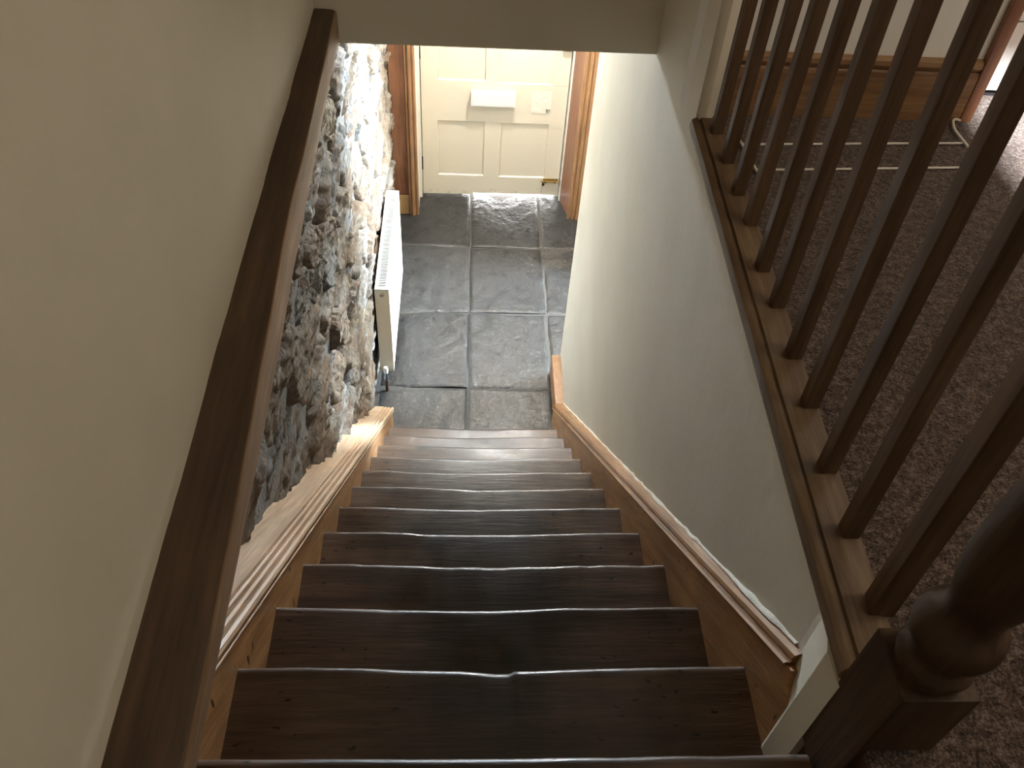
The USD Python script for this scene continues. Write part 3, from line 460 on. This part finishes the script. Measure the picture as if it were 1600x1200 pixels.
# ------------------------------------------------------------------ timber beam along the left wall
by = [-0.30, -0.024, 0.09, 0.27, 0.484, 0.66, 0.865, 0.988, 1.141, 1.532, 1.803]
bt = np.interp(by, [-0.3, -.024, .09, .484, .66, .865, .988, 1.141, 1.532, 1.803], [-.350, -.3531, -.3553, -.3685, -.3742, -.3828, -.3855, -.3843, -.3880, -.3920])
bb = np.interp(by, [-0.3, -.023, .1225, .267, .741, .88, 1.148, 1.437, 1.803], [-.365, -.366, -.3674, -.368, -.3753, -.3792, -.3837, -.3899, -.3931])
yy = np.linspace(-0.30, 1.803, 120); rings = []
for y in yy:
    a, b = float(np.interp(y, by, bt)), float(np.interp(y, by, bb)); j = 0.0016*(meshkit.noise(np.array([y*7, 0., 0.]), 71) - .5); r = 0.010 + 0.004*meshkit.noise(np.array([y*5, 2., 0.]), 72)
    a += j; b += 0.0016*(meshkit.noise(np.array([y*13, 5., 0.]), 73) - .5)
    zt = 0.130 + 0.003*(meshkit.noise(np.array([y*4, 8., 0.]), 74) - .5)
    rings.append([(-0.56, y, zt), (-0.56, y, 0.049), (b - 0.004, y, 0.049), (b, y, 0.053), (b + (a - b)*0.5, y, 0.090), (a - 0.001, y, zt - r), (a - 0.3*r, y, zt - 0.3*r), (a - r, y, zt), (a - 0.03, y, zt + 0.001)])
front = []
for rg_ in rings:
    o = np.array(rg_[2:8]); front.append([tuple(p + np.array([0.0025, 0, 0])) for p in o[1:5]] + [tuple(o[4] + np.array([-0.004, 0, 0])), tuple(o[1] + np.array([-0.006, 0, 0.002]))])
bm = thing('timber_beam', 'dark stained timber beam forming a ledge along the left wall above the stone', 'beam')
obj('beam', loft(rings), BEAMTOP, bm, smooth=40)
obj('front_face', loft(front), BEAMFRONT, bm, smooth=40, label='paler front face')  # front coloured paler than the rest of the beam
kn = trimesh.creation.icosphere(3, 1.0); kn.apply_scale([0.004, 0.011, 0.014]); kn.apply_translation([-0.3848, 0.806, 0.098])
obj('knot', kn, NOSEW, bm, smooth=True, label='dark round knot in the front face')

# ------------------------------------------------------------------ balustrade
ZR = 0.16
SP = [(0.4582, 1.2171, 0.0072), (0.4595, 1.1067, 0.0023), (0.4583, 0.9964, 0.0088), (0.4620, 0.8991, 0.0076), (0.4537, 0.7662, -0.0038), (0.4581, 0.6722, -0.0062), (0.4564, 0.5521, -0.0155), (0.4552, 0.448, -0.0067), (0.4477, 0.3252, -0.0068), (0.4484, 0.2181, -0.0229), (0.4486, 0.1071, -0.0165)]
bl = thing('balustrade', 'brown wooden balustrade with square balusters along the landing edge', 'balustrade')
ry = np.linspace(0.0390, 1.2835, 40); rings = []
for y in ry:
    a = 0.3967 + (0.4244 - 0.3967)*(y - 0.0146)/1.267 + 0.0012*(meshkit.noise(np.array([y*8, 0., 0.]), 81) - .5); b = 0.4729 + 0.0195*(y - 0.08)
    zt = ZR
    rings.append([(a + 0.006, y, ZL - 0.001), (a + 0.001, y, ZL + 0.005), (a, y, ZL + 0.014), (a + 0.003, y, zt - 0.005), (a + 0.009, y, zt - 0.001), (a + 0.016, y, zt - 0.001), (a + 0.0185, y, zt - 0.005), (a + 0.0205, y, zt - 0.005), (a + 0.023, y, zt), (b - 0.003, y, zt), (b, y, zt - 0.003), (b, y, ZL - 0.001)])
obj('base_rail', loft(rings), RAILW, bl, smooth=35, label='worn pine rail with a grooved nosing at the landing edge')
SPW = [0.0235]*10 + [0.031]
for k, (x, y, l) in enumerate(SP):
    w = SPW[k]; b = box(0, w, 0, w, 0, 0.775, 0.0022)
    if k == 10: b.apply_transform(trimesh.transformations.rotation_matrix(math.radians(-8), [0, 0, 1]))
    elif k == 3: b.apply_transform(trimesh.transformations.rotation_matrix(math.radians(3), [0, 0, 1]))
    v = b.vertices; v[:, 0] += l*v[:, 2]; b.vertices = v; b.apply_translation([x, y, ZR])
    obj('baluster', b, BALW, bl)
hp = [(0.430, 0.930), (0.430, 0.945), (0.436, 0.953), (0.437, 0.962), (0.443, 0.975), (0.455, 0.982), (0.472, 0.982), (0.484, 0.975), (0.490, 0.962), (0.491, 0.953), (0.497, 0.945), (0.497, 0.930)]
obj('handrail', prism(hp, 1, 0.0385, 1.284), BALW, bl, label='moulded handrail')
nw = thing('newel_post', 'dark turned newel post at the head of the balustrade, nearest the camera', 'post')
NX, NY = 0.4435, -0.0045
obj('lower_block', box(NX - 0.0425, NX + 0.0425, NY - 0.0425, NY + 0.0425, ZL - 0.16, 0.262, 0.003), NEWELW, nw)
tp = [(0.0, .255), (0.036, .255), (0.0365, .264), (0.034, .272), (0.0395, .275), (0.0415, .281), (0.0395, .287), (0.034, .291), (0.0315, .298), (0.0325, .308), (0.039, .316), (0.0445, .326), (0.0465, .338), (0.0445, .351), (0.0375, .362), (0.032, .370), (0.030, .380), (0.0305, .392), (0.034, .405), (0.039, .425), (0.042, .455), (0.0425, .49), (0.041, .53), (0.039, .58), (0.034, .64), (0.030, .70), (0.029, .75), (0.033, .765), (0.037, .775), (0.033, .787), (0.030, .80), (0.0, .80)]
obj('turned_shaft', lathe(tp, (NX, NY, 0), 56), NEWELW, nw, smooth=50)
obj('upper_block', box(NX - 0.0425, NX + 0.0425, NY - 0.0425, NY + 0.0425, 0.795, 1.01, 0.003), NEWELW, nw)
obj('cap', lathe([(0.0, 1.005), (0.03, 1.005), (0.042, 1.02), (0.045, 1.04), (0.038, 1.065), (0.02, 1.08), (0.0, 1.083)], (NX, NY, 0), 40), NEWELW, nw, smooth=50)

# ------------------------------------------------------------------ things
# radiator
rd = thing('radiator', 'white panel radiator mounted low on the stone wall at the foot of the stairs', 'radiator')
RX0, RX1, RY0, RY1, RZ0, RZ1 = -0.479, -0.412, 2.760, 3.568, -2.190, -1.630
def fluted(x, s):
    yy = np.linspace(RY0 + 0.004, RY1 - 0.004, 240); d = np.where(np.abs(((yy - RY0)/0.033) % 1 - 0.5) < 0.16, 0.004, 0.0); d[:6] = 0; d[-6:] = 0
    return yy, d
yy, d = fluted(0, 1)
fp = grid_panel(yy, np.array([RZ0, RZ0 + 0.03, RZ0 + 0.05, RZ1 - 0.05, RZ1 - 0.03, RZ1 - 0.004]), lambda Y, Z: RX1 - np.interp(Y, yy, d)*((Z > RZ0 + 0.04) & (Z < RZ1 - 0.04)), -0.010)
obj('front_panel', fp, WHITE2, rd, smooth=30)
obj('back_panel', box(RX0, RX0 + 0.010, RY0 + 0.004, RY1 - 0.004, RZ0, RZ1 - 0.004, 0.002), WHITE2, rd)
obj('side_cover', box(RX0 - 0.001, RX1 + 0.001, RY0, RY0 + 0.004, RZ0 + 0.004, RZ1, 0.001), CREAMMETAL, rd, label='cream end cover')
obj('side_cover', box(RX0 - 0.001, RX1 + 0.001, RY1 - 0.004, RY1, RZ0 + 0.004, RZ1, 0.001), CREAMMETAL, rd)
gx0, gx1, ns = RX0 + 0.016, RX1 - 0.016, 62
gr = [box(RX0, gx0, RY0, RY1, RZ1 - 0.004, RZ1, .001), box(gx1, RX1, RY0, RY1, RZ1 - 0.004, RZ1, .001), box(gx0, gx1, RY0, RY0 + 0.025, RZ1 - 0.004, RZ1), box(gx0, gx1, RY1 - 0.025, RY1, RZ1 - 0.004, RZ1)]
pit = (RY1 - RY0 - 0.05)/ns
gr += [box(gx0, gx1, RY0 + 0.025 + pit*k + pit*0.68, RY0 + 0.025 + pit*(k + 1), RZ1 - 0.004, RZ1) for k in range(ns)]
obj('top_grille', cat_(*gr), WHITE2, rd, smooth=False, label='slotted white top grille')
obj('convector_fins', cat_(*[box(RX0 + 0.012, RX1 - 0.012, RY0 + 0.03 + 0.05*k, RY0 + 0.032 + 0.05*k, RZ0 + 0.05, RZ1 - 0.03) for k in range(15)], box(RX0 + 0.012, RX1 - 0.012, RY0 + 0.02, RY1 - 0.02, RZ1 - 0.010, RZ1 - 0.008)), DARK, rd, smooth=False, label='fins and plate coloured black as the shade under the grille')  # black plate paints the shade behind the grille slots
RYm = trimesh.transformations.rotation_matrix(math.pi/2, [1, 0, 0])
av = obj('air_vent', cat_(lathe([(0.006, 0), (0.011, 0), (0.011, 0.006), (0.0085, 0.008), (0.0065, 0.006), (0.006, 0)], n=20).apply_transform(RYm).apply_translation([-0.4445, RY0, -1.662])), CHROME, rd, label='ringed bleed plug')
obj('plug', lathe([(0, 0), (0.0062, 0), (0.0062, 0.004), (0, 0.005)], n=16).apply_transform(RYm).apply_translation([-0.4445, RY0, -1.662]), BRASS, av)
vx, vy = -0.449, RY0 - 0.040
vl = obj('valve', cat_(lathe([(0, 0), (0.010, 0), (0.012, 0.006), (0.010, 0.012), (0.010, 0.045), (0, 0.045)], n=16).apply_transform(RYm).apply_translation([vx, RY0 + 0.002, RZ0 + 0.030]), lathe([(0, 0), (0.010, 0), (0.012, 0.008), (0.012, 0.02), (0.009, 0.03), (0.009, 0.05), (0, 0.05)], (vx, vy, RZ0 - 0.015), 16)), CHROME, rd)
obj('valve_cap', lathe([(0, 0), (0.011, 0), (0.0125, 0.006), (0.0125, 0.032), (0.009, 0.040), (0, 0.041)], (vx, vy, RZ0 + 0.034), 20), WHITE2, vl)
obj('pipe', tube([(vx, vy, ZF - 0.004), (vx, vy, ZF + 0.04), (vx, vy, RZ0 - 0.01)], 0.0075, 12), COPPER, rd)
obj('pipe', tube([(vx, RY1 + 0.03, ZF - 0.004), (vx, RY1 + 0.03, ZF + 0.05), (vx, RY1 + 0.028, RZ0 + 0.02), (vx, RY1 - 0.01, RZ0 + 0.03)], 0.0075, 12), COPPER, rd)
for yb in (RY0 + 0.12, RY1 - 0.15):
    obj('bracket', box(-0.535, RX0 + 0.004, yb, yb + 0.03, RZ0 + 0.06, RZ1 - 0.06), IRON, rd, smooth=False)

# hall pendant, out of view, lights the front door from above
lp = thing('ceiling_lamp', 'unseen small pendant lamp hanging from the hall ceiling, placed to light the front door', 'lamp')
obj('ceiling_rose', lathe([(0, 0), (0.04, 0), (0.035, -0.02), (0.01, -0.03), (0, -0.03)], (0.30, 4.02, ZH), 24), WHITE2, lp)
obj('flex', tube([(0.30, 4.02, ZH - 0.02), (0.30, 4.02, -0.02), (0.30, 4.02, -0.05)], 0.003), WHITE2, lp)
obj('lamp_holder', lathe([(0, -0.045), (0.014, -0.045), (0.016, -0.085), (0, -0.085)], (0.30, 4.02, 0), 20), WHITE2, lp)

lq = thing('ceiling_lamp', 'unseen pendant lamp with a bare bulb over the landing, placed to light the landing and left wall', 'lamp')  # out of view, goes with the unseen landing light
obj('ceiling_rose', lathe([(0, 0), (0.04, 0), (0.035, -0.02), (0.01, -0.03), (0, -0.03)], (1.35, 0.25, 2.40), 24), WHITE2, lq)
obj('flex', tube([(1.35, 0.25, 2.38), (1.35, 0.25, 2.24), (1.35, 0.25, 2.2)], 0.003), WHITE2, lq)
obj('lamp_holder', lathe([(0, 0.05), (0.014, 0.05), (0.016, 0.0), (0, 0.0)], (1.35, 0.25, 2.16), 20), WHITE2, lq)
lr = thing('ceiling_light_panel', 'unseen light panel under the bathroom ceiling, placed to light the landing doorway', 'lamp')  # out of view, houses the unseen bathroom light
obj('frame', cat_(box(1.17, 1.93, 1.64, 1.67, 2.36, 2.40), box(1.17, 1.93, 2.17, 2.20, 2.36, 2.40), box(1.17, 1.20, 1.67, 2.17, 2.36, 2.40), box(1.90, 1.93, 1.67, 2.17, 2.36, 2.40)), WHITE2, lr, smooth=False)
obj('backing', box(1.20, 1.90, 1.67, 2.17, 2.385, 2.40), WHITE2, lr, smooth=False)

# things on the landing carpet
def wire(p0, p1, r=0.0028): return tube([p0, [(a + b)/2 for a, b in zip(p0, p1)], p1], r, 8)
zc = ZL + 0.004
wfm = thing('wire_frame', 'open white wire frame lying flat on the landing carpet', 'wire frame')
obj('long_bar', wire((0.530, 1.2245, zc), (1.0347, 1.2575, zc)), CABLE, wfm); obj('long_bar', wire((0.536, 1.128, zc), (0.9825, 1.160, zc)), CABLE, wfm)
obj('end_bar', wire((0.5263, 1.2363, zc + 0.003), (0.5420, 1.085, zc + 0.003)), CABLE, wfm)
cb = [(1.0600, 1.352, zc), (1.046, 1.351, zc + 0.004), (1.037, 1.340, zc + 0.005), (1.031, 1.322, zc + 0.004), (1.0275, 1.300, zc + 0.004), (1.028, 1.270, zc + 0.005), (1.0315, 1.238, zc + 0.003)]
from scipy.interpolate import CubicSpline
cs = CubicSpline(np.arange(len(cb)), np.array(cb))
obj('cable', tube(cs(np.linspace(0, len(cb) - 1, 40)), 0.0032, 8), CABLE, None, smooth=60, label='curved white cable coming out from the foot of the red-brown door casing', cat='cable')
bt_ = thing('bathtub', 'white bath panel seen through the landing doorway', 'bathtub')
obj('side_panel', box(1.12, 2.36, 1.482, 1.50, ZL + 0.012, 0.305, 0.002), WHITE2, bt_); obj('side_panel', box(1.12, 2.36, 1.482, 1.50, 0.309, 0.44, 0.002), WHITE2, bt_)
obj('plinth', box(1.12, 2.36, 1.490, 1.52, ZL - 0.006, ZL + 0.012), DARK, bt_, smooth=False)
rim = m3.Manifold.cube([1.26, 0.72, 0.05]).translate([1.11, 1.474, 0.44]) - m3.Manifold.cube([1.08, 0.56, 0.2]).translate([1.20, 1.55, 0.40])
obj('rim', rim, WHITE2, bt_, smooth=False)
tubm = m3.Manifold.hull_points(np.array([(x, y, z) for z, s in ((0.44, 0.0), (0.18, 0.08)) for x in (1.195 + s, 2.285 - s) for y in (1.545 + s, 2.115 - s)], float)) - m3.Manifold.hull_points(np.array([(x, y, z) for z, s in ((0.45, 0.012), (0.20, 0.095)) for x in (1.195 + s, 2.285 - s) for y in (1.545 + s, 2.115 - s)], float))
obj('basin', tubm, WHITE2, bt_, smooth=False)
